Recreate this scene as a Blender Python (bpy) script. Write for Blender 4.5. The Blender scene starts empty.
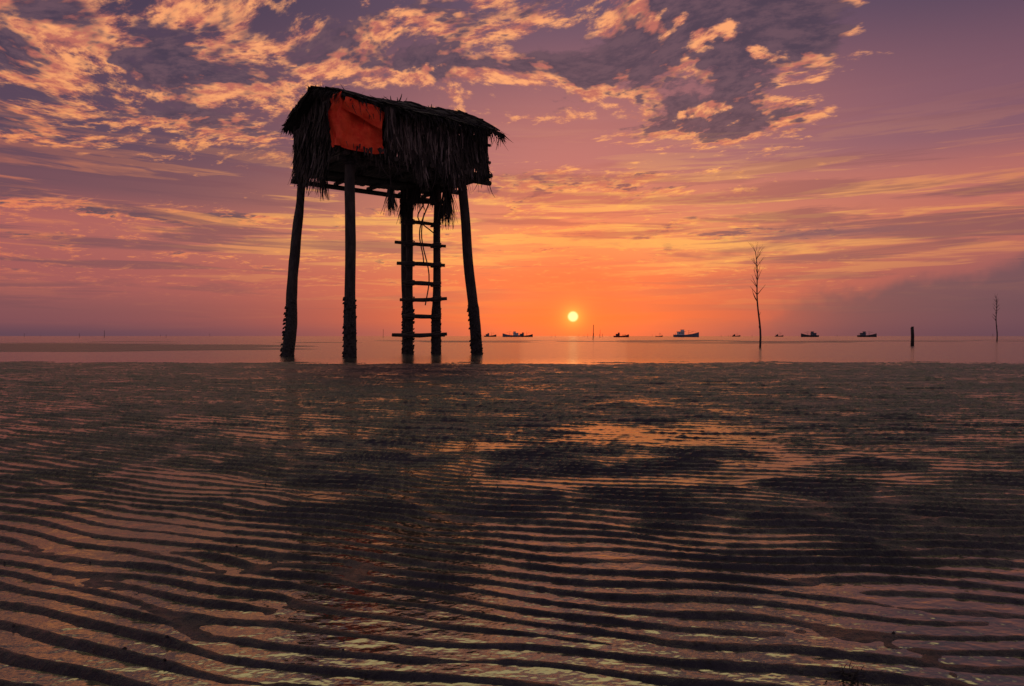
import bpy, math, random
import numpy as np
from mathutils import Vector, noise as mnoise
random.seed(7); rng=np.random.default_rng(11)
scene=bpy.context.scene
scene.view_settings.view_transform='Standard'
scene.view_settings.look='None'
scene.view_settings.exposure=0
F=683.0; H=0.6; HY=336.0
def lin(r,g,b):
    f=lambda c:(c/255/12.92) if c/255<=0.04045 else ((c/255+0.055)/1.055)**2.4
    return (f(r),f(g),f(b),1)
# ---------------------------------------------------------------- camera
cam=bpy.data.cameras.new('camera'); co=bpy.data.objects.new('camera',cam)
scene.collection.objects.link(co); scene.camera=co
cam.sensor_width=36; cam.lens=24.0; cam.clip_start=0.05; cam.clip_end=30000
co.location=(0,0,H); co.rotation_euler=(math.radians(90)-math.atan(7/F),0,0)

# ---------------------------------------------------------------- node helpers
class NT:
    def __init__(s,tree): s.t=tree; s.n=tree.nodes; s.l=tree.links
    def put(s,inp,v):
        if hasattr(v,'links') or isinstance(v,bpy.types.NodeSocket): s.l.new(v,inp)
        else: inp.default_value=v
    def m(s,op,a,b=None,c=None,clamp=False):
        n=s.n.new('ShaderNodeMath'); n.operation=op; n.use_clamp=clamp
        s.put(n.inputs[0],a)
        if b is not None: s.put(n.inputs[1],b)
        if c is not None: s.put(n.inputs[2],c)
        return n.outputs[0]
    def add(s,*a):
        r=a[0]
        for x in a[1:]: r=s.m('ADD',r,x)
        return r
    def mul(s,*a):
        r=a[0]
        for x in a[1:]: r=s.m('MULTIPLY',r,x)
        return r
    def sub(s,a,b): return s.m('SUBTRACT',a,b)
    def ss(s,v,a,b,lo=0.0,hi=1.0,lin_=False):
        n=s.n.new('ShaderNodeMapRange'); n.interpolation_type='LINEAR' if lin_ else 'SMOOTHSTEP'
        s.put(n.inputs[0],v); n.inputs[1].default_value=a; n.inputs[2].default_value=b
        n.inputs[3].default_value=lo; n.inputs[4].default_value=hi
        return n.outputs[0]
    def mix(s,f,a,b,mode='MIX'):
        n=s.n.new('ShaderNodeMix'); n.data_type='RGBA'; n.blend_type=mode
        s.put(n.inputs[0],f); s.put(n.inputs[6],a); s.put(n.inputs[7],b)
        return n.outputs[2]
    def xyz(s,x,y,z):
        n=s.n.new('ShaderNodeCombineXYZ'); s.put(n.inputs[0],x); s.put(n.inputs[1],y); s.put(n.inputs[2],z); return n.outputs[0]
    def noise(s,vec,scale,detail=5,rough=0.55,dist=0.0,col=False):
        n=s.n.new('ShaderNodeTexNoise'); s.put(n.inputs['Vector'],vec)
        n.inputs['Scale'].default_value=scale; n.inputs['Detail'].default_value=detail
        n.inputs['Roughness'].default_value=rough; n.inputs['Distortion'].default_value=dist
        return n.outputs['Color' if col else 'Fac']
    def ramp(s,f,stops,interp='EASE'):
        n=s.n.new('ShaderNodeValToRGB'); s.put(n.inputs[0],f); cr=n.color_ramp; cr.interpolation=interp
        while len(cr.elements)<len(stops): cr.elements.new(0.5)
        for e,(p,c) in zip(cr.elements,stops): e.position=p; e.color=c
        return n.outputs[0]

# ---------------------------------------------------------------- sky
w=bpy.data.worlds.new('World'); scene.world=w; w.use_nodes=True
t=w.node_tree; t.nodes.clear(); k=NT(t)
tc=t.nodes.new('ShaderNodeTexCoord'); sp=t.nodes.new('ShaderNodeSeparateXYZ'); t.links.new(tc.outputs['Generated'],sp.inputs[0])
X,Y,Z=sp.outputs
az=k.m('ARCTAN2',X,Y); el=k.m('ARCSINE',Z); zc=k.m('MAXIMUM',Z,0.0)
def dirof(px,py):
    a=math.atan((px-512)/F); e=math.atan((HY-py)/F*math.cos(a)); return a,e
SA,SE=dirof(573,316.5)
sunv=Vector((math.sin(SA)*math.cos(SE),math.cos(SA)*math.cos(SE),math.sin(SE)))
def blob(px,py,sx,sy,amp=1.0,tilt=0.0):
    a,e=dirof(px,py)
    da=k.mul(k.sub(az,a),F/sx*1.0); de=k.sub(el,e)
    if tilt: de=k.add(de,k.mul(k.sub(az,a),tilt))
    de=k.mul(de,F/sy)
    g=k.m('EXPONENT',k.mul(k.add(k.mul(da,da),k.mul(de,de)),-1.0))
    return k.mul(g,amp)
def st(py): return max(0.0,min(1,math.atan((HY-py)/F)/0.9))
e9=k.m('DIVIDE',el,0.9,clamp=True)
HI=[(0.57,lin(222,198,154)),(0.68,lin(214,196,156)),(0.82,lin(106,94,116)),(1.0,lin(88,82,110))]
sunr=k.ramp(e9,[(0,lin(190,90,78)),(st(316),lin(224,92,64)),(st(285),lin(236,108,70)),(st(245),lin(246,150,90)),(st(210),lin(222,130,98)),(st(160),lin(184,112,108)),(st(0),lin(104,78,98))]+HI)
lefr=k.ramp(e9,[(0,lin(90,67,84)),(st(320),lin(122,75,86)),(st(285),lin(158,84,88)),(st(240),lin(168,90,90)),(st(205),lin(110,70,84)),(st(160),lin(84,62,84)),(st(0),lin(64,52,76))]+HI)
rigr=k.ramp(e9,[(0,lin(94,68,82)),(st(320),lin(112,75,90)),(st(285),lin(138,80,90)),(st(240),lin(184,96,88)),(st(205),lin(176,100,96)),(st(160),lin(126,83,100)),(st(0),lin(68,59,86))]+HI)
side=k.mix(k.ss(az,-0.35,0.45),lefr,rigr)
sd=k.sub(az,SA+0.0)
sw=k.m('EXPONENT',k.mul(k.mul(sd,sd),-1/(0.36**2)))
base=k.mix(sw,side,sunr)
# anti-solar half of the sky is dimmer
back=k.ss(k.m('ABSOLUTE',az),1.1,2.4)
backc=k.ramp(e9,[(0,lin(110,90,112)),(0.3,lin(116,100,126)),(1.0,lin(88,82,110))])
base=k.mix(back,base,backc)
# cloud layer (planar projection)
q=k.m('DIVIDE',1.0,k.add(zc,0.085))
cx=k.mul(X,q); cy=k.mul(Y,q)
wv=k.noise(k.xyz(cx,cy,2.0),1.1,1,0.5,col=True)
sw_=t.nodes.new('ShaderNodeSeparateColor'); t.links.new(wv,sw_.inputs[0])
wx=k.add(cx,k.mul(k.sub(sw_.outputs[0],0.5),0.5)); wy=k.add(cy,k.mul(k.sub(sw_.outputs[1],0.5),0.45))
rx=k.add(k.mul(wx,1.0),k.mul(wy,-0.30)); ry=k.add(k.mul(wx,0.40),k.mul(wy,1.0))
n1=k.noise(k.xyz(rx,ry,0.0),3.6,6,0.62)
n1b=k.noise(k.xyz(k.add(rx,-0.02),k.add(ry,0.085),0.0),3.6,4,0.62)
n2=k.noise(k.xyz(rx,k.mul(ry,1.25),5.0),13.0,5,0.66)
f=k.add(k.mul(n1,0.64),k.mul(n2,0.36))
bias=k.add(blob(745,30,135,56,0.28),blob(745,124,105,16,0.18,0.02),blob(90,30,150,40,0.10,-.1),blob(130,95,190,45,0.08),blob(400,45,130,45,0.08),
  blob(562,186,80,12,0.18),blob(190,216,130,7,0.15),blob(640,236,120,12,0.10),
  blob(840,163,22,4,0.14),blob(820,232,70,8,0.12),blob(590,70,60,24,0.05),blob(480,68,90,10,0.08),
  blob(940,90,110,100,-0.20),blob(570,145,70,22,-0.12),blob(120,180,190,20,-0.10),blob(960,200,90,60,-0.08))
high=k.ss(el,0.46,0.65,0.0,0.06)
f=k.add(f,bias,high)
d1=k.ss(f,0.515,0.62)
thick=k.ss(f,0.545,0.71)
edge_l=k.mul(k.sub(n1,n1b),8.5)       # lit where the cloud thins towards the sun
dk=k.add(k.mul(thick,1.50),k.mul(edge_l,-1.0),k.mul(k.sub(n2,0.5),-1.3),k.mul(k.add(blob(90,60,200,90,0.10),blob(570,190,110,60,0.5)),-1.0),blob(730,35,140,50,0.16))
core=k.ss(dk,0.0,0.80)
near=k.m('EXPONENT',k.mul(k.mul(sd,sd),-1/(0.5**2)))
lowf=k.ss(el,0.36,0.10)
lit=k.mix(lowf,lin(255,168,110),lin(255,176,88))
lit=k.mix(k.ss(n2,0.40,0.62),k.mix(lowf,lin(190,106,92),lin(236,130,82)),lit)
lit=k.mix(k.mul(k.sub(1.0,near),lowf),lit,lin(218,114,84))
lit=k.mix(back,lit,lin(130,108,120))
lit=k.mix(k.mul(k.ss(el,0.48,0.56),k.ss(el,0.74,0.62)),lit,lin(255,240,178))
lit=k.mix(k.ss(el,0.62,0.80),lit,lin(128,110,120))
dark=k.mix(near,lin(64,51,73),lin(76,58,76))
dark=k.mix(k.ss(n2,0.36,0.64),dark,lin(104,75,88))
dark=k.mix(k.mul(lowf,near,0.7),dark,lin(150,88,84))
ccol=k.mix(core,lit,dark)
haze=k.ss(el,0.035,0.12)
sky=k.mix(k.mul(d1,haze,0.95),base,ccol)
# low thin streaks near the horizon
s1=k.noise(k.xyz(k.mul(az,2.8),k.mul(el,42.0),1.0),1.6,5,0.62,0.4)
bandm=k.m('EXPONENT',k.mul(k.m('POWER',k.mul(k.sub(el,0.155),1/0.075),2.0),-1.0))
st1=k.mul(k.ss(s1,0.50,0.60),bandm,k.sub(1.0,back))
sky=k.mix(k.mul(st1,0.72),sky,k.mix(near,lin(206,104,82),lin(255,190,94)))
s2=k.noise(k.xyz(k.mul(az,1.8),k.mul(el,28.0),9.0),1.7,5,0.62,0.5)
st2=k.mul(k.ss(s2,0.49,0.61),k.m('EXPONENT',k.mul(k.m('POWER',k.mul(k.sub(el,0.14),1/0.11),2.0),-1.0)),k.sub(1.0,back))
sky=k.mix(k.mul(st2,0.72),sky,k.mix(near,lin(90,64,82),lin(158,86,84)))
db=k.m('MINIMUM',k.add(blob(800,234,105,7,1.0),blob(560,180,85,7,0.9),blob(700,262,120,4,0.5)),1.0)
sky=k.mix(k.mul(db,k.ss(s1,0.58,0.42),0.8),sky,lin(124,80,92))
# dusky bank on the right
edge=k.noise(k.xyz(k.mul(az,9.0),k.mul(el,9.0),3.0),1.0,4,0.6)
rb=k.ss(k.add(k.sub(k.ss(az,0.24,0.72,0.0,0.115,True),el),k.mul(k.sub(edge,0.5),0.12)),-0.012,0.02)
sky=k.mix(k.mul(rb,0.72,k.ss(az,0.25,0.5),k.sub(1.0,back)),sky,lin(88,66,84))
# sun
dp=t.nodes.new('ShaderNodeVectorMath'); dp.operation='DOT_PRODUCT'; t.links.new(tc.outputs['Generated'],dp.inputs[0]); dp.inputs[1].default_value=sunv
ang=k.m('ARCCOSINE',k.m('MINIMUM',dp.outputs['Value'],1.0))
g1=k.m('EXPONENT',k.mul(ang,-1/0.042)); g2=k.m('EXPONENT',k.mul(k.mul(ang,ang),-1/(0.15**2)))
sky=k.mix(k.mul(g2,0.5),sky,lin(248,88,54))
sky=k.mix(k.m('MINIMUM',k.mul(g1,1.2),1.0),sky,(1.0,0.075,0.04,1))
glow=k.mix(1.0,sky,k.mix(k.mul(g1,g1,g1,g1),(0,0,0,1),(0.6,0.50,0.05,1)),'ADD')
disc=k.ss(ang,0.0090,0.0050)
sky=k.mix(disc,glow,(1.6,1.05,0.42,1))
below=k.ss(Z,-0.02,0.0)
sky=k.mix(below,lin(40,34,46),sky)
bg=t.nodes.new('ShaderNodeBackground'); k.put(bg.inputs[0],sky); bg.inputs[1].default_value=1.0
nis=t.nodes.new('ShaderNodeTexSky'); nis.sky_type='NISHITA'; nis.sun_disc=False; nis.sun_elevation=SE; nis.sun_rotation=SA
bg2=t.nodes.new('ShaderNodeBackground'); t.links.new(nis.outputs[0],bg2.inputs[0]); bg2.inputs[1].default_value=0.01
ad=t.nodes.new('ShaderNodeAddShader'); t.links.new(bg.outputs[0],ad.inputs[0]); t.links.new(bg2.outputs[0],ad.inputs[1])
out=t.nodes.new('ShaderNodeOutputWorld'); t.links.new(ad.outputs[0],out.inputs[0])
# sun lamp: the disc is veiled by thick haze, so it is weak and soft
sl=bpy.data.lights.new('sun','SUN'); sl.energy=0.006; sl.angle=math.radians(9); sl.color=(1.0,0.48,0.20)
so=bpy.data.objects.new('sun',sl); scene.collection.objects.link(so)
so.rotation_euler=(-sunv).to_track_quat('-Z','Y').to_euler(); so.location=(20,-5,30)

# ---------------------------------------------------------------- materials
def newmat(name):
    m=bpy.data.materials.new(name); m.use_nodes=True; tt=m.node_tree; tt.nodes.clear()
    kk=NT(tt); p=tt.nodes.new('ShaderNodeBsdfPrincipled'); o=tt.nodes.new('ShaderNodeOutputMaterial')
    tt.links.new(p.outputs[0],o.inputs[0]); tcx=tt.nodes.new('ShaderNodeTexCoord')
    return m,kk,p,tcx.outputs['Object'],o
def bump(kk,p,h,strength,dist):
    b=kk.n.new('ShaderNodeBump'); kk.put(b.inputs['Height'],h); kk.put(b.inputs['Strength'],strength); b.inputs['Distance'].default_value=dist
    kk.l.new(b.outputs[0],p.inputs['Normal']); return b
def mottled(name,c1,c2,scale,rough=0.8,stretch=(1,1,1),bs=0.6,bd=0.02):
    m,kk,p,o,_=newmat(name)
    mp=kk.n.new('ShaderNodeMapping'); mp.inputs['Scale'].default_value=stretch; kk.l.new(o,mp.inputs[0])
    n=kk.noise(mp.outputs[0],scale,5,0.65)
    kk.put(p.inputs['Base Color'],kk.mix(kk.ss(n,0.35,0.68),c1+(1,),c2+(1,)))
    p.inputs['Roughness'].default_value=rough
    bump(kk,p,n,bs,bd); return m
# wet sand
M_sand,kk,p,o,_=newmat('wet_sand')
na=kk.noise(o,3.0,4,0.6); nb=kk.noise(o,70.0,5,0.65)
c=kk.mix(kk.ss(na,0.35,0.65),(0.015,0.014,0.021,1),(0.034,0.030,0.040,1))
c=kk.mix(kk.ss(nb,0.5,0.72),c,(0.007,0.006,0.010,1))
kk.put(p.inputs['Base Color'],c); kk.put(p.inputs['Roughness'],kk.ss(nb,0.3,0.7,0.22,0.50)); p.inputs['IOR'].default_value=1.36
bump(kk,p,nb,0.9,0.008)
# water
M_water,kk,p,o,_=newmat('shallow_water')
s=kk.n.new('ShaderNodeSeparateXYZ'); kk.l.new(o,s.inputs[0])
far=kk.ss(s.outputs[1],13.0,20.0)
w1=kk.noise(kk.xyz(kk.mul(s.outputs[0],0.5),kk.mul(s.outputs[1],2.2),0.0),2.4,4,0.6)
w2=kk.noise(kk.xyz(s.outputs[0],kk.mul(s.outputs[1],1.4),4.0),14.0,3,0.5)
kk.put(p.inputs['Base Color'],(0.045,0.044,0.034,1)); kk.put(p.inputs['IOR'],kk.ss(far,0.0,1.0,4.2,3.4,True))
kk.put(p.inputs['Specular Tint'],kk.mix(far,(1.0,0.98,0.74,1),(1,1,1,1)))
kk.put(p.inputs['Roughness'],kk.add(0.08,kk.mul(far,0.08)))
hgt=kk.add(kk.mul(w1,far,1.8),kk.mul(w2,kk.add(0.20,kk.mul(far,0.15))))
bump(kk,p,hgt,1.0,0.02)

M_post=mottled('weathered_timber',(0.015,0.011,0.010),(0.05,0.036,0.033),9,0.85,(1,1,0.25),0.9,0.03)
M_crust=mottled('barnacle_crust',(0.012,0.010,0.010),(0.05,0.042,0.042),22,0.9,(1,1,1),1.0,0.04)
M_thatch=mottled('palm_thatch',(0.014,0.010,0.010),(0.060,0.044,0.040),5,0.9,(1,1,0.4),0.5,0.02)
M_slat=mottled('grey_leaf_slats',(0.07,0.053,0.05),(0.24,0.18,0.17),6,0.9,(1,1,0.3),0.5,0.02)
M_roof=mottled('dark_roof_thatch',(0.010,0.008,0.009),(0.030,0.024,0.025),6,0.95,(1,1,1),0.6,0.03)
M_rope=mottled('old_rope',(0.03,0.02,0.018),(0.10,0.07,0.06),20,0.9)
M_twig=mottled('bare_bark',(0.03,0.02,0.018),(0.09,0.06,0.05),14,0.85)
M_cloth,kk,p,o,oo=newmat('orange_tarp')
n=kk.noise(o,4.0,5,0.6)
kk.put(p.inputs['Base Color'],kk.mix(kk.ss(n,0.30,0.60),(0.85,0.045,0.022,1),(1.0,0.10,0.04,1)))
p.inputs['Roughness'].default_value=0.75; p.inputs['Specular IOR Level'].default_value=0.15
tr=kk.n.new('ShaderNodeBsdfTranslucent'); tr.inputs[0].default_value=(1.0,0.10,0.02,1)
mx=kk.n.new('ShaderNodeMixShader'); mx.inputs[0].default_value=0.03
kk.l.new(p.outputs[0],mx.inputs[1]); kk.l.new(tr.outputs[0],mx.inputs[2]); kk.l.new(mx.outputs[0],oo.inputs[0])
bump(kk,p,n,0.6,0.06)

# ---------------------------------------------------------------- mesh helpers
class MB:
    def __init__(s): s.v=[]; s.f=[]; s.mi=[]
    def face(s,ids,mi=0): s.f.append(ids); s.mi.append(mi)
    def box(s,c,ax,ay,az_,mi=0):
        c=Vector(c); b=len(s.v)
        for i in (-1,1):
            for j in (-1,1):
                for l in (-1,1): s.v.append(c+ax*i+ay*j+az_*l)
        for q_ in [(0,1,3,2),(4,6,7,5),(0,4,5,1),(2,3,7,6),(0,2,6,4),(1,5,7,3)]: s.face([b+x for x in q_],mi)
    def tube(s,pts,rad,sides=8,mi=0,rough=0.0,seed=0):
        pts=[Vector(p_) for p_ in pts]; b=len(s.v); n=len(pts)
        for i,p_ in enumerate(pts):
            d=(pts[min(i+1,n-1)]-pts[max(i-1,0)]).normalized()
            ref=Vector((1,0,0)) if abs(d.x)<0.8 else Vector((0,0,1))
            a=d.cross(ref).normalized(); c=d.cross(a)
            r=rad[i] if hasattr(rad,'__len__') else rad
            for j in range(sides):
                th=2*math.pi*j/sides; rr=r
                if rough: rr*=1+rough*mnoise.noise(Vector((math.cos(th)*1.3+seed,math.sin(th)*1.3,p_.length*3.0+seed)))*1.4
                s.v.append(p_+a*math.cos(th)*rr+c*math.sin(th)*rr)
        for i in range(n-1):
            for j in range(sides):
                j2=(j+1)%sides
                s.face([b+i*sides+j,b+i*sides+j2,b+(i+1)*sides+j2,b+(i+1)*sides+j],mi)
        s.face([b+j for j in range(sides)][::-1],mi); s.face([b+(n-1)*sides+j for j in range(sides)],mi)
    def ribbon(s,p0,d,L,wd,side,segs=3,mi=0,sway=0.1,out=Vector((0,0,0))):
        b=len(s.v); p_=Vector(p0); d=Vector(d).normalized()
        for i in range(segs+1):
            f_=i/segs; ww=wd*(1-0.75*f_)
            s.v.append(p_-side*ww/2); s.v.append(p_+side*ww/2)
            d=(d+Vector((random.uniform(-1,1),random.uniform(-1,1),random.uniform(-.3,.3)))*sway+out*0.03).normalized()
            p_=p_+d*L/segs
        for i in range(segs): s.face([b+2*i,b+2*i+1,b+2*i+3,b+2*i+2],mi)
    def obj(s,name,mats,parent=None,smooth=False):
        me=bpy.data.meshes.new(name); me.from_pydata([tuple(x) for x in s.v],[],s.f); me.update()
        for m in mats: me.materials.append(m)
        me.polygons.foreach_set('material_index',s.mi)
        if smooth: me.polygons.foreach_set('use_smooth',[True]*len(s.f))
        ob=bpy.data.objects.new(name,me); scene.collection.objects.link(ob)
        if parent: ob.parent=parent
        return ob
def empty(name,loc=(0,0,0)):
    e=bpy.data.objects.new(name,None); scene.collection.objects.link(e); e.location=loc; e.empty_display_size=0.3; return e

# ---------------------------------------------------------------- ground sheet
def field(nx,ny,dx,filt):
    kx=np.fft.fftfreq(nx,dx)*2*np.pi; ky=np.fft.fftfreq(ny,dx)*2*np.pi
    KX,KY=np.meshgrid(kx,ky)
    wn=rng.standard_normal((ny,nx))+1j*rng.standard_normal((ny,nx))
    z=np.fft.ifft2(wn*filt(KX,KY)); z/=np.sqrt(np.mean(np.abs(z)**2)); return z
def sample(z,dx,x,y):
    ny,nx=z.shape; fx=x/dx; fy=y/dx; ix=np.floor(fx).astype(int); iy=np.floor(fy).astype(int); u=fx-ix; v=fy-iy
    a=z[iy%ny,ix%nx]; b=z[iy%ny,(ix+1)%nx]; c=z[(iy+1)%ny,ix%nx]; d=z[(iy+1)%ny,(ix+1)%nx]
    return (a*(1-u)+b*u)*(1-v)+(c*(1-u)+d*u)*v
lam=0.078; k0=2*np.pi/lam
ZR=field(3072,2304,1/72,lambda a,b: np.exp(-(a/(0.15*k0))**2-((b-k0)/(0.19*k0))**2)).astype(np.complex64)
def band(l,s_=0.5):
    kk0=2*np.pi/l
    return lambda a,b: np.exp(-((np.log((np.hypot(a,b)+1e-6)/kk0))/s_)**2)
LF=field(768,512,1/16,band(1.6,0.6)).real          # long undulation
LW=field(768,512,1/16,band(0.6,0.5)).real
MF=field(2816,1536,1/64,band(0.16,0.6)).real.astype(np.float32)
HF=field(2048,2048,1/128,band(0.045,0.5)).real.astype(np.float32)
BF=field(512,512,0.5,band(14,0.7)).real
ds=[0.35]
while ds[-1]<17.5: ds.append(ds[-1]*1.0030+0.0003)
while ds[-1]<9000: ds.append(ds[-1]*1.02)
ds=np.array(ds); NC=1050
tt_=np.linspace(-1.12,1.12,NC)
D,T=np.meshgrid(ds,tt_,indexing='ij'); XX=T*(D+0.9); YY=D
S=YY+0.25*XX-0.16*np.log(np.cosh(np.clip(XX,-8,8)))+0.018*sample(LW,1/16,XX+50,YY+50)
SC=1.0     # ripple spacing about 8 cm
zr=sample(ZR,1/72,XX*SC+22,S*SC+9); ph=np.angle(zr); am=np.clip(np.abs(zr)*1.4,0.0,1)
def sm(x,a,b): u=np.clip((x-a)/(b-a),0,1); return u*u*(3-2*u)
lf=sample(LF,1/16,XX*0.6+30,YY+3); lw=sample(LW,1/16,XX*.7+11,YY+7)
# longer secondary ripple sets that carry the pattern farther out
zr2=sample(ZR,1/72,XX*0.55+7,S*0.60+3); ph2=np.angle(zr2); am2=np.clip(np.abs(zr2)*1.3,0,1)
zr3=sample(ZR,1/72,XX*0.25+2,S*0.30+13); ph3=np.angle(zr3); am3=np.clip(np.abs(zr3)*1.3,0,1)
mf=sample(MF,1/64,XX*0.7+25,YY+4); hf=sample(HF,1/128,XX*.8+25,YY+4); bf=sample(BF,0.5,XX*0.5+100,YY+20)
amp=0.0078*(1+0.28*lw)
def prof(p_): return np.cos(p_+0.40*np.sin(p_))+0.22*np.cos(2*p_-0.8)
rip=amp*am*prof(ph)*(1-0.6*sm(D,3,6))+0.0068*am2*prof(ph2)*sm(D,2.6,5)*(1-.4*sm(D,7,11))+0.0080*am3*prof(ph3)*sm(D,5.5,9)
mean=0.0010+0.0018*lf+0.0010*lw+0.0006*sm(D,2.0,4.5)+0.0006*sm(D,5,9)
mean-=0.010*np.exp(-((XX-0.95)/0.75)**2-((YY-4.0)/0.30)**2)     # standing pool
mean-=0.0025*np.exp(-((XX-0.1)/0.5)**2-((YY-2.0)/0.35)**2)
lump=mf*(0.0009+0.0016*sm(D,3.0,7.5))+hf*(0.0010+0.0012*sm(D,2.5,5))
shore=15.6+0.5*bf+0.35*lf
drop=-0.22*sm(D,shore-1.0,shore+3.5)
pa=XX/np.maximum(D,1)
bsel=0.7*bf+2.6*np.exp(-((pa+0.66)/0.40)**2)*np.exp(-((np.log(D/36))/0.45)**2)+1.6*np.exp(-((pa-0.30)/0.6)**2)*np.exp(-((np.log(D/75))/0.3)**2)
bar=0.250*sm(bsel,0.75,1.5)*sm(D,21,27)*(1-sm(D,100,140))
ZZ=np.where(D<22,rip*(1-sm(D,15,18))+mean+lump*(1-sm(D,16,20)),0.003*lf)+drop+bar
ZZ-=1.0*sm(D,150,400)
NR=len(ds)
me=bpy.data.meshes.new('wet_sand_flat'); nv=NR*NC
me.vertices.add(nv); me.vertices.foreach_set('co',np.stack([XX,YY,ZZ],-1).astype(np.float32).ravel())
ii=np.arange(nv).reshape(NR,NC); quads=np.stack([ii[:-1,:-1],ii[:-1,1:],ii[1:,1:],ii[1:,:-1]],-1).reshape(-1,4); nf=len(quads)
me.loops.add(nf*4); me.loops.foreach_set('vertex_index',quads.ravel().astype(np.int32))
me.polygons.add(nf); me.polygons.foreach_set('loop_start',np.arange(0,nf*4,4,dtype=np.int32)); me.polygons.foreach_set('loop_total',np.full(nf,4,dtype=np.int32))
me.polygons.foreach_set('use_smooth',np.ones(nf,dtype=bool)); me.update(); me.validate()
me.materials.append(M_sand); go=bpy.data.objects.new('ground',me); scene.collection.objects.link(go)
# water sheet
b=MB(); R=9500
b.v=[Vector((-R,-R,0)),Vector((R,-R,0)),Vector((R,R,0)),Vector((-R,R,0))]; b.face([0,1,2,3]); b.obj('sea_water',[M_water])

# shells / worm casts
b=MB()
for i in range(420):
    r=random.randrange(100,900); c_=random.randrange(60,NC-60)
    if ZZ[r,c_]<0.002: continue
    x,y,z=XX[r,c_],YY[r,c_],ZZ[r,c_]; s_=random.uniform(0.002,0.005)
    base_=len(b.v)
    for (a1,a2,a3) in [(1,0,0),(0,1,0),(-1,0,0),(0,-1,0),(0,0,.8),(0,0,-.8)]:
        b.v.append(Vector((x,y,z+s_*0.2))+Vector((a1*random.uniform(.6,1.4),a2*random.uniform(.6,1.3),a3))*s_)
    for f_ in [(0,1,4),(1,2,4),(2,3,4),(3,0,4),(1,0,5),(2,1,5),(3,2,5),(0,3,5)]: b.face([base_+q_ for q_ in f_])
for i in range(50):   # little clump of weed
    x=0.60+random.gauss(0,0.022); y=1.19+random.gauss(0,0.008)
    b.ribbon((x,y,0.006),(random.uniform(-1,1),random.uniform(-.4,.4),random.uniform(0.1,.3)),0.018,0.004,Vector((0,1,0)),3,0,0.4)
b.obj('shell_and_weed_debris',[M_crust])

# ---------------------------------------------------------------- hut
hut=empty('stilt_hut')
th=math.radians(37.7); U=Vector((math.cos(th),math.sin(th),0)); V=Vector((-math.sin(th),math.cos(th),0)); C2=Vector((-4.5,19.0,0)); UP=Vector((0,0,1))
def P(a,b_,z): return C2+U*a+V*b_+UP*z
def at(px,d,z=0): return Vector(((px-512)/F*d,d,z))
FZ=5.72   # floor level
def post(name,foot,top,r0,r1,seed,parent):
    b=MB(); n=26; pts=[];rad=[]
    foot=Vector(foot); top=Vector(top)
    for i in range(n+1):
        f_=i/n; p_=foot.lerp(top,f_)+Vector((mnoise.noise(Vector((f_*3,seed,0))),mnoise.noise(Vector((f_*3,seed,5))),0))*0.06
        r=r0+(r1-r0)*f_
        if p_.z<1.6: r*=1.10+0.12*mnoise.noise(Vector((p_.z*4,seed,1)))
        pts.append(p_); rad.append(r)
    b.tube(pts,rad,14,0,0.22,seed)
    for i,f_ in enumerate(b.f):
        if len(f_)==4 and b.v[f_[0]].z<1.5+0.3*random.random(): b.mi[i]=1
    for j in range(170):
        f_=random.random()**1.5*0.3; p_=foot.lerp(top,f_); a=random.uniform(0,6.28); rr=(r0+(r1-r0)*f_)*1.05
        c=p_+Vector((math.cos(a)*rr,math.sin(a)*rr,0)); s_=random.uniform(0.015,0.035)
        b.box(c,Vector((s_,random.uniform(-.01,.01),0)),Vector((0,s_,.01)),Vector((.01,0,s_*random.uniform(.6,1.3))),1)
    return b.obj(name,[M_post,M_crust],parent,True)
post('post_1',at(286,20.0,-0.25),P(0,3.57,6.0),0.165,0.12,1,hut)
post('post_2',at(349.5,18.9,-0.25),P(0.02,0,6.05),0.16,0.13,2,hut)
post('post_3',at(477.5,22.4,-0.25),P(3.65,0,6.05),0.17,0.13,3,hut)
post('post_4',at(407,23.6,-0.25),P(3.65,3.57,6.0),0.15,0.12,4,hut)
# floor frame
b=MB()
for a in (-0.2,0.0,1.2,2.4,3.65,4.5): b.tube([P(a,-0.40+random.uniform(-.15,.1),FZ-.11),P(a,3.8+random.uniform(-.1,.15),FZ-.08)],0.07,8,0,0.2,a)
for q_ in (0.0,1.8,3.57): b.tube([P(-0.35,q_,FZ-.23),P(4.75+random.uniform(-.1,.1),q_,FZ-.23)],0.08,8,0,0.2,q_)
x=-0.2
while x<4.6:
    wdt=random.uniform(.12,.2); b.box(P(x,1.75,FZ),U*wdt/2*0.9,V*(1.95+random.uniform(-.1,.1)),UP*0.02); x+=wdt
for (a,c_) in ((0,0),(3.65,0),(0,3.57),(3.65,3.57)):
    for zz in (FZ-.34,FZ-.26,FZ-.18): b.tube([P(a,c_,zz)-U*.17,P(a,c_,zz+.02)-V*.17,P(a,c_,zz)+U*.17,P(a,c_,zz)+V*.17,P(a,c_,zz)-U*.17],0.02,5)
b.obj('floor_frame',[M_post],hut)
def eave_f(a): return 7.08-0.02*a+0.03*math.sin(a*3)
def eave_b(a): return 7.30
def ridge(a): return 7.84+0.055*a-0.05*math.sin(a*0.75)
b=MB()
for (a,c_,zt) in [(-.2,-.2,7.05),(1.1,-.2,7.05),(2.6,-.2,7.05),(3.9,-.2,7.05),(4.5,-.2,7.0),(-.2,3.6,7.25),(4.5,3.6,7.25),(-.2,1.75,7.8),(4.5,1.75,7.9),(-.2,.9,7.4)]:
    b.tube([P(a,c_,FZ-.15),P(a+random.uniform(-.05,.05),c_,zt)],0.055,8,0,0.2,a+c_)
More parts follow.
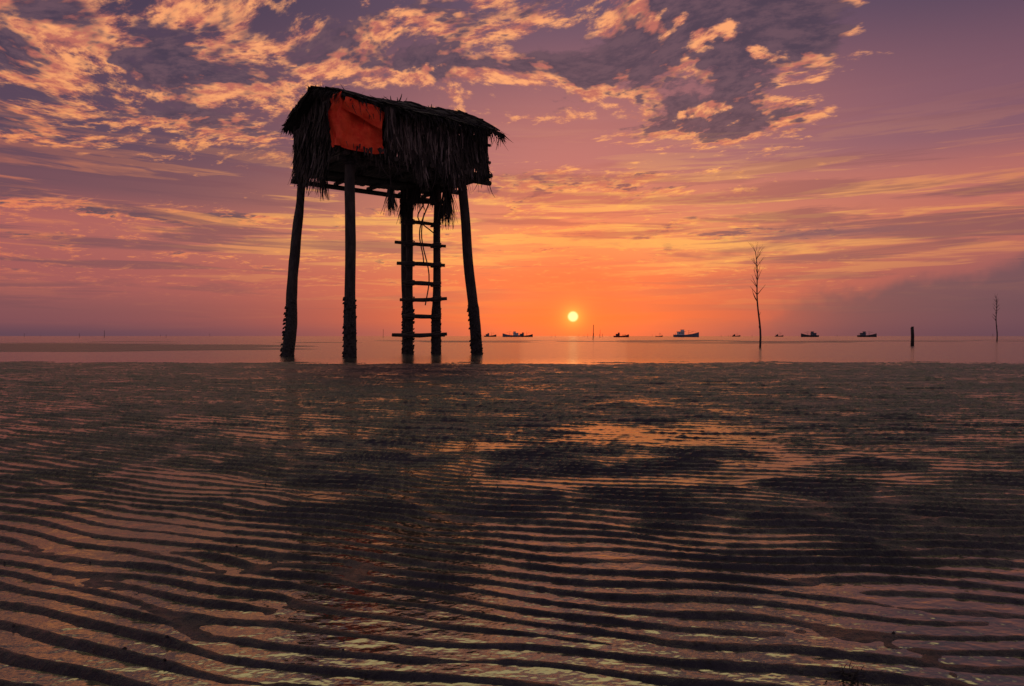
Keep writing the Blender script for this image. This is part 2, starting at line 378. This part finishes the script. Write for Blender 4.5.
for z_ in (6.1,6.6,7.0):
    b.tube([P(-.3,-.22,z_),P(4.65,-.22,z_+random.uniform(-.05,.05))],0.045,7,0,.2,z_)
    b.tube([P(-.22,-.3,z_),P(-.22,3.75,z_+.05)],0.045,7,0,.2,z_)
    b.tube([P(4.5,-.3,z_),P(4.5,3.75,z_+.05)],0.045,7,0,.2,z_)
b.obj('wall_frame',[M_post],hut)
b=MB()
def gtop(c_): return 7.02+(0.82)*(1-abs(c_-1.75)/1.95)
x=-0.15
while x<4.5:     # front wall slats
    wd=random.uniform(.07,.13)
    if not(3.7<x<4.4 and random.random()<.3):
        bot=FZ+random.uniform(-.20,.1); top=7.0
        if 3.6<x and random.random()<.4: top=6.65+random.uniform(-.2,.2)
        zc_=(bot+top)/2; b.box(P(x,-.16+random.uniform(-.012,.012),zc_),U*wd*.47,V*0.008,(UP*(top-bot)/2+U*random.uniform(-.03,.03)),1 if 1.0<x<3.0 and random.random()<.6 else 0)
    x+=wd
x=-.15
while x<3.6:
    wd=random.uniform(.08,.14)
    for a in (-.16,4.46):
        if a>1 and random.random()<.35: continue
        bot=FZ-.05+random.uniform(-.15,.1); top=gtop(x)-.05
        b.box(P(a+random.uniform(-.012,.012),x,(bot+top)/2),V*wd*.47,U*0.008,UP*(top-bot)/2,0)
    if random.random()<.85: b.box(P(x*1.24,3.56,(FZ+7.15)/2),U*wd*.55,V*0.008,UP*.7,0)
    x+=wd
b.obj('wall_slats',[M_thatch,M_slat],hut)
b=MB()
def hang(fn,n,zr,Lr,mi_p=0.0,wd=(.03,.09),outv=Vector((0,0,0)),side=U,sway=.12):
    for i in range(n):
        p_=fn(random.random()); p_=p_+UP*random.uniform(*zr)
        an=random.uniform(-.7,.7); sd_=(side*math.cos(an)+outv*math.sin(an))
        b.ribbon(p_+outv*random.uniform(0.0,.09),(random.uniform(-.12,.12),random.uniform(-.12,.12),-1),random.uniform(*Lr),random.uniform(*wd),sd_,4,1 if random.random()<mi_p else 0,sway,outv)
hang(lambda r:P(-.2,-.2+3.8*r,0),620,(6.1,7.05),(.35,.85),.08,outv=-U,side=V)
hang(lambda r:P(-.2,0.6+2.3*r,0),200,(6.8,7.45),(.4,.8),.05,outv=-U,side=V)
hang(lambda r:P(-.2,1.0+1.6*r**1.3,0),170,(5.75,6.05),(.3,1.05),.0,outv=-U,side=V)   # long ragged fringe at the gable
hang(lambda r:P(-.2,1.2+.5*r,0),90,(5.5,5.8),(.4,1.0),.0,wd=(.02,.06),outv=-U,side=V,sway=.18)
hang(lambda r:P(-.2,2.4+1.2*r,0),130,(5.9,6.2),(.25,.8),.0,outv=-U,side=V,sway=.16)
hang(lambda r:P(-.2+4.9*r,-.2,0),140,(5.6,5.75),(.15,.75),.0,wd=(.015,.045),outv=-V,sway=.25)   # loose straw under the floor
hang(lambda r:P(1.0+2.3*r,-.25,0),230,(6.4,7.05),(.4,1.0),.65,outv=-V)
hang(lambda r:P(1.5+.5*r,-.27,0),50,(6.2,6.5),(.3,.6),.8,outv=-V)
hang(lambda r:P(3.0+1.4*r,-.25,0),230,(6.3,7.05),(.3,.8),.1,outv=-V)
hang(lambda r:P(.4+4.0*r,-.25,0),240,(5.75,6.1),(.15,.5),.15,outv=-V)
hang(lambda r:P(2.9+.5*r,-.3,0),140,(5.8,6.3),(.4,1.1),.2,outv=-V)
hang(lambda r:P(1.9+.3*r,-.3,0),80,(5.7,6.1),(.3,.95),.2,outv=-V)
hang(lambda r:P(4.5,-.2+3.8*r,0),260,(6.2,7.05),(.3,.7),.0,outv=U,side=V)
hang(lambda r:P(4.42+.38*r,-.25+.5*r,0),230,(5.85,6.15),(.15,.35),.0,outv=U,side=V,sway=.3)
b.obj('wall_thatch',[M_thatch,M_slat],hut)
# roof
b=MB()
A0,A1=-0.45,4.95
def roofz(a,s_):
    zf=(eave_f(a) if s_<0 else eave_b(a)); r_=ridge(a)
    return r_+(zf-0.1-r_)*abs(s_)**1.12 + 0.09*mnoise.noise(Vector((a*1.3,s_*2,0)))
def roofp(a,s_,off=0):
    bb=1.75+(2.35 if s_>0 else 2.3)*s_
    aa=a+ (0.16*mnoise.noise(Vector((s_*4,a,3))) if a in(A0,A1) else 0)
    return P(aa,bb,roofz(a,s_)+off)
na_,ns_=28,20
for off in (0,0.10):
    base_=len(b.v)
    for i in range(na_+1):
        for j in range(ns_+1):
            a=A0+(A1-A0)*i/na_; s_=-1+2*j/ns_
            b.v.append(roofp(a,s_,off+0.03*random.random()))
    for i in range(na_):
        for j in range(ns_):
            q0=base_+i*(ns_+1)+j; b.face([q0,q0+1,q0+ns_+2,q0+ns_+1])
def rstr(n,ar,sr,L,wd,dirf,sway=.15,lift=(0.1,.2)):
    for i in range(n):
        a=random.uniform(*ar); s_=random.uniform(*sr); p_=roofp(a,s_,random.uniform(*lift)); sg=-1 if s_<0 else 1
        b.ribbon(p_,dirf(sg),random.uniform(*L),random.uniform(*wd),U if abs(dirf(1).dot(V))>.2 else V,3,0,sway)
slope=lambda sg:(V*sg+UP*-0.42+U*random.uniform(-.15,.15))
rstr(2200,(A0,A1),(-.98,.98),(.3,.6),(.03,.09),slope,.05,(.08,.13))
rstr(420,(A0,A1),(-1.02,-.96),(.06,.22),(.03,.08),lambda sg:(V*-0.5-UP*1+U*random.uniform(-.2,.2)),.18,(0,.10))
rstr(120,(A0,A1),(-1.02,-.96),(.2,.65),(.02,.05),lambda sg:(V*-0.3-UP*1+U*random.uniform(-.2,.2)),.25,(0,.10))
rstr(250,(A0,A1),(.96,1.02),(.08,.3),(.03,.08),lambda sg:(V*.6-UP*1),.2,(0,.10))
rstr(300,(A0-.05,A0+.1),(-1,1),(.08,.38),(.03,.08),lambda sg:(-U*.7-UP*.9),.28,(-.02,.10))
rstr(260,(A1-.1,A1+.02),(-1,1),(.08,.42),(.03,.08),lambda sg:(U*.9-UP*.8),.28,(-.02,.10))
rstr(180,(A0,A1),(-.06,.06),(.1,.32),(.03,.07),lambda sg:(U*random.uniform(-1,1)+V*random.uniform(-.4,.4)+UP*.10),.2,(.08,.14))
rstr(9,(A0,A0+.5),(-.15,.15),(.2,.35),(.012,.025),lambda sg:(-U*.2+V*random.uniform(-.3,.3)+UP*1),.1,(.05,.1))
for s_ in (-.85,-.5,-.1,.1,.5,.85):
    b.tube([roofp(A0-.15+ (A1-A0+.3)*i/10 if 0<i<10 else (A0 if i==0 else A1),s_,.13) for i in range(11)],0.03,6)
for a in (0.3,1.5,2.7,3.9,4.8):
    b.tube([roofp(a+random.uniform(-.1,.1),-1.0+2*i/12,.15) for i in range(13)],0.025,6)
b.obj('roof',[M_roof],hut)
# tarp wrapped about the near corner
b=MB(); nu,nvv=40,26
for i in range(nu+1):
    for j in range(nvv+1):
        u_=i/nu; v_=j/nvv
        L_=-0.74+2.02*u_
        topz=7.02-0.14*max(L_,0)+(0.14 if L_<0 else 0); botz=5.66+0.20*max(-L_,0)+0.04*math.sin(u_*7)
        z_=topz+(botz-topz)*v_
        fold=0.06*math.sin(u_*15+v_*4.5)*(.4+.6*v_)+0.08*mnoise.noise(Vector((u_*6,v_*4,2)))+0.05*mnoise.noise(Vector((u_*15,v_*12,7)))
        sag=-.04*math.sin(v_*3.1)+0.03*mnoise.noise(Vector((0,v_*7,4)))
        if L_<0: p_=P(-.48-fold,-.52-L_+0.04*mnoise.noise(Vector((1,v_*7,9))),z_)
        else: p_=P(-.48+L_*1.0+sag*u_,-.48-fold,z_)
        b.v.append(p_)
for i in range(nu):
    for j in range(nvv):
        q0=i*(nvv+1)+j; b.face([q0,q0+1,q0+nvv+2,q0+nvv+1])
# folded-over flap hanging from the top edge
fb=len(b.v)
for i in range(15):
    for j in range(9):
        u_=i/14; v_=j/8
        b.v.append(P(-.40+1.05*u_-.12*v_*(1-u_),-.60-.07*math.sin(v_*3)-.03*math.sin(u_*11+v_*3),7.0-.10*u_-(.30+.30*u_)*v_))
for i in range(14):
    for j in range(8):
        q0=fb+i*9+j; b.face([q0,q0+1,q0+10,q0+9])
b.obj('orange_tarp',[M_cloth],hut,True)
b=MB()
def bundle(p0,L,r,n=40):
    b.tube([p0+UP*.6,p0],0.018,5)
    for i in range(n):
        o_=Vector((random.gauss(0,r),random.gauss(0,r),random.uniform(-.1,.05)))
        b.ribbon(p0+o_*.4,(o_.x*.8,o_.y*.8,-1),L*random.uniform(.6,1.05),.05,Vector((random.uniform(-1,1),random.uniform(-1,1),0)).normalized(),4,0,.12)
bundle(at(391,20.0,4.90),.75,.09,80); bundle(at(448,21.6,5.20),1.2,.13,90); bundle(at(404,22.4,5.0),.8,.1); bundle(at(441,22.4,4.9),.6,.1)
bundle(at(324,20.8,5.6),.85,.08); bundle(at(417,21.5,5.3),.8,.12,50); bundle(at(433,21.5,5.2),.6,.10,40)
hang(lambda r:P(-.56,0.18+.3*r,0),40,(6.9,7.1),(.4,1.2),.0,outv=-U,side=V)
hang(lambda r:P(0.76+.3*r,-.60,0),50,(6.7,6.95),(.4,1.1),.2,outv=-V)
hang(lambda r:P(-.4+1.2*r,-.56,0),24,(5.70,5.80),(.1,.3),.1,outv=-V)
b.obj('hanging_bundles',[M_thatch,M_slat],hut)

# ---------------------------------------------------------------- ladder
lad=empty('wooden_ladder',(0,0,0)); LD=22.6
def rail(name,px0,px1,s_): post(name,at(px0,LD,-.25),at(px1,LD+.1,5.9),.14,.105,s_,lad)
rail('rail_1',409.5,409.5,8); rail('rail_2',436,437,9)
b=MB()
for i,(yl,yr,xl,xr) in enumerate([(335,334,392,447),(316,317,402,441),(300,299,400,447),(283,285,403,440),(264,266,397,445),(243,247,395,446),(222,226,402,440),(203,204,400,449)]):
    zl=(HY-yl)/F*LD+H; zr_=(HY-yr)/F*LD+H; dd=LD-.2
    b.tube([at(xl,dd,zl),at((xl+xr)/2,dd-.03,(zl+zr_)/2+random.uniform(-.05,.02)),at(xr,dd,zr_)],[.055,.065,.05],8,0,.25,i)
    for px in (409.5,436):
        zz=zl+(zr_-zl)*(px-xl)/(xr-xl)
        for r_ in range(3):
            b.tube([at(px,LD,zz)+Vector((math.cos(a)*.17,math.sin(a)*.24-.02,.05*r_-.05+.04*math.sin(a+r_))) for a in np.linspace(0,6.28,9)],.018,5,1)
b.obj('rungs',[M_post,M_rope],lad,True)
b=MB()
for px0,px1,z0,z1,sg in [(428,420,5.5,2.9,.12),(415,430,5.3,3.9,.2),(424,427,4.6,1.6,.1),(441,446,5.3,4.3,.08)]:
    pts=[at(px0+(px1-px0)*f_,LD-.35,z0+(z1-z0)*f_)+Vector((sg*math.sin(f_*7+px0),0,0)) for f_ in np.linspace(0,1,16)]
    b.tube(pts,.022,6)
b.obj('rope',[M_rope],lad,True)

# ---------------------------------------------------------------- bare trees and stakes
def twig(b,p_,d,L,r,depth):
    n=6; pts=[p_]; rad=[r]; c=p_
    for i in range(n):
        d=(d+Vector((random.uniform(-1,1),random.uniform(-1,1),random.uniform(-.3,.6)))*.13).normalized()
        c=c+d*L/n; pts.append(c); rad.append(r*(1-.75*(i+1)/n))
        if depth>0 and i>=1 and random.random()<.75:
            a=random.choice((-1,1)); nd=(d+Vector((a*random.uniform(.3,.8),random.uniform(-.5,.5),.15))).normalized()
            twig(b,c,nd,L*random.uniform(.35,.6),rad[-1]*.65,depth-1)
    b.tube(pts,rad,6)
def sapling(name,px,d,h,top_px,r):
    b=MB(); pts=[];rad=[]
    for i in range(15):
        f_=i/14; x_=(px+(top_px-px)*f_**1.5-512)/F*d+.05*math.sin(f_*9)
        pts.append(Vector((x_,d,-.2+(h+.2)*f_))); rad.append(r*(1-.7*f_))
    b.tube(pts,rad,8,0,.2,1)
    for i in range(7,15):
        for _ in range(3 if i>10 else 2):
            a=random.choice((-1,1)); twig(b,pts[i],Vector((a*random.uniform(.3,.8),random.uniform(-.4,.4),1)).normalized(),h*random.uniform(.07,.16),rad[i]*.6,1 if i>9 else 0)
    for i in (3,5): twig(b,pts[i],Vector((random.choice((-1,1))*.6,0,1)).normalized(),h*.05,rad[i]*.35,0)
    b.obj(name,[M_twig],None,True)
sapling('bare_sapling',760,36,5.0,755,.06)
sapling('bare_sapling',997,75,4.7,996,.07)
b=MB(); p_=at(912.5,42,-.3); b.tube([p_,p_+Vector((.02,0,.9)),p_+Vector((-.01,0,1.42))],[.10,.09,.085],10,0,.3,3); b.box(p_+Vector((0,0,1.43)),Vector((.06,0,0)),Vector((0,.05,0)),Vector((.02,0,.05)))
b.obj('mooring_post',[M_post],None,True)
b=MB()
for i in range(34):
    px=random.choice([random.uniform(-20,290),random.uniform(470,1040),random.uniform(570,800)]); d=random.uniform(260,520)
    h=random.uniform(1.0,2.0); p_=at(px,d,-.5); b.tube([p_,p_+Vector((random.uniform(-.2,.2),0,h+.5))],[.07,.05],5)
for px,d,h in [(593,120,2.6),(600,260,3),(104,240,2.6),(383,240,3.0)]:
    p_=at(px,d,-.5); b.tube([p_,p_+Vector((.1,0,h+.5))],[.08,.05],5)
b.obj('fishing_stakes',[M_twig])

# ---------------------------------------------------------------- boats
def paint(name,c): return mottled(name,tuple(x*.7 for x in c),c,1.5,.6,(1,1,1),.2,.02)
Pd=paint('boat_dark_hull',(.035,.03,.04)); Pb=paint('boat_blue_grey',(.14,.15,.2)); Pr=paint('boat_red_hull',(.28,.03,.02)); Pw=paint('boat_cabin_white',(.8,.75,.75)); Pk=paint('boat_window',(.01,.01,.012))
def boat(px,d,L,mir,hullm,cabm,cabin=True,mast=3.0):
    e=empty('fishing_boat',at(px,d,0)); e.scale=(mir,1,1); e.rotation_euler=(0,0,random.uniform(-.3,.3))
    b=MB(); n=12; Bm=L*.13
    for i in range(n+1):
        f_=i/n; x_=-L/2+L*f_; wid=Bm*min(1,(1-f_)**.55*1.35)*(0.78+.22*min(1,f_*4)); dk=L*.075+L*.13*f_**3+L*.03*(1-f_)**2
        x2=x_+(L*.05*f_)
        for (yy,zz) in [(-wid,dk),(-wid*.8,.1*dk),(0,-.5),(wid*.8,.1*dk),(wid,dk),(wid*.9,dk*.85),(-wid*.9,dk*.85)]: b.v.append(Vector((x2,yy,zz)))
    for i in range(n):
        for j in range(7): b.face([i*7+j,i*7+(j+1)%7,(i+1)*7+(j+1)%7,(i+1)*7+j])
    b.face(list(range(7))); b.face([n*7+j for j in range(7)][::-1]); b.obj('hull',[hullm],e)
    ax,ay,az_=Vector((1,0,0)),Vector((0,1,0)),UP
    if cabin:
        b=MB(); zb=L*.065; h=L*.075
        b.box((-L*.22,0,zb+h),ax*L*.13,ay*Bm*.62,az_*h,0); b.box((-L*.21,0,zb+2*h+.08),ax*L*.16,ay*Bm*.75,az_*.08,1)
        b.box((-L*.15,0,zb+2*h+.16+h*.45),ax*L*.055,ay*Bm*.45,az_*h*.45,0); b.box((-L*.15,0,zb+2.9*h+.25),ax*L*.07,ay*Bm*.5,az_*.06,1)
        for s_ in (-1,1):
            for j in range(3): b.box((-L*.30+j*L*.07,s_*(Bm*.62+.01),zb+h*1.3),ax*L*.022,ay*.02,az_*h*.3,2)
        b.obj('cabin',[cabm,hullm,Pk],e)
    b=MB(); b.tube([(L*.12,0,L*.05),(L*.12,0,L*.05+mast)],[.09,.05],6); b.tube([(L*.12,0,L*.05+mast*.5),(L*.32,0,L*.05+mast*.85)],.05,6)
    b.tube([(L*.12,0,L*.05+mast),(L*.5,0,L*.19)],.02,4); b.tube([(L*.12,0,L*.05+mast),(-L*.2,0,L*.2)],.02,4)
    b.tube([(-L*.42,Bm*.4,L*.06),(-L*.42,Bm*.4,L*.06+mast*.5)],.05,5); b.box((L*.2,0,L*.1),ax*L*.05,ay*Bm*.4,az_*L*.02)
    b.obj('mast_and_rigging',[Pd],e)
boat(490,520,9,1,Pd,Pb); boat(512,420,11,-1,Pb,Pw); boat(525,430,9,1,Pd,Pb); boat(621,330,7,1,Pr,Pr,True,1.2)
boat(659,480,5,1,Pd,Pd,False,2.6); boat(686,360,13,1,Pb,Pw,True,3.0); boat(810,420,11,-1,Pd,Pb); boat(867,400,10.5,1,Pd,Pb); boat(736,700,8,1,Pd,Pd); boat(779,620,7,1,Pd,Pd,True,4)
boat(440,560,8,-1,Pd,Pb)
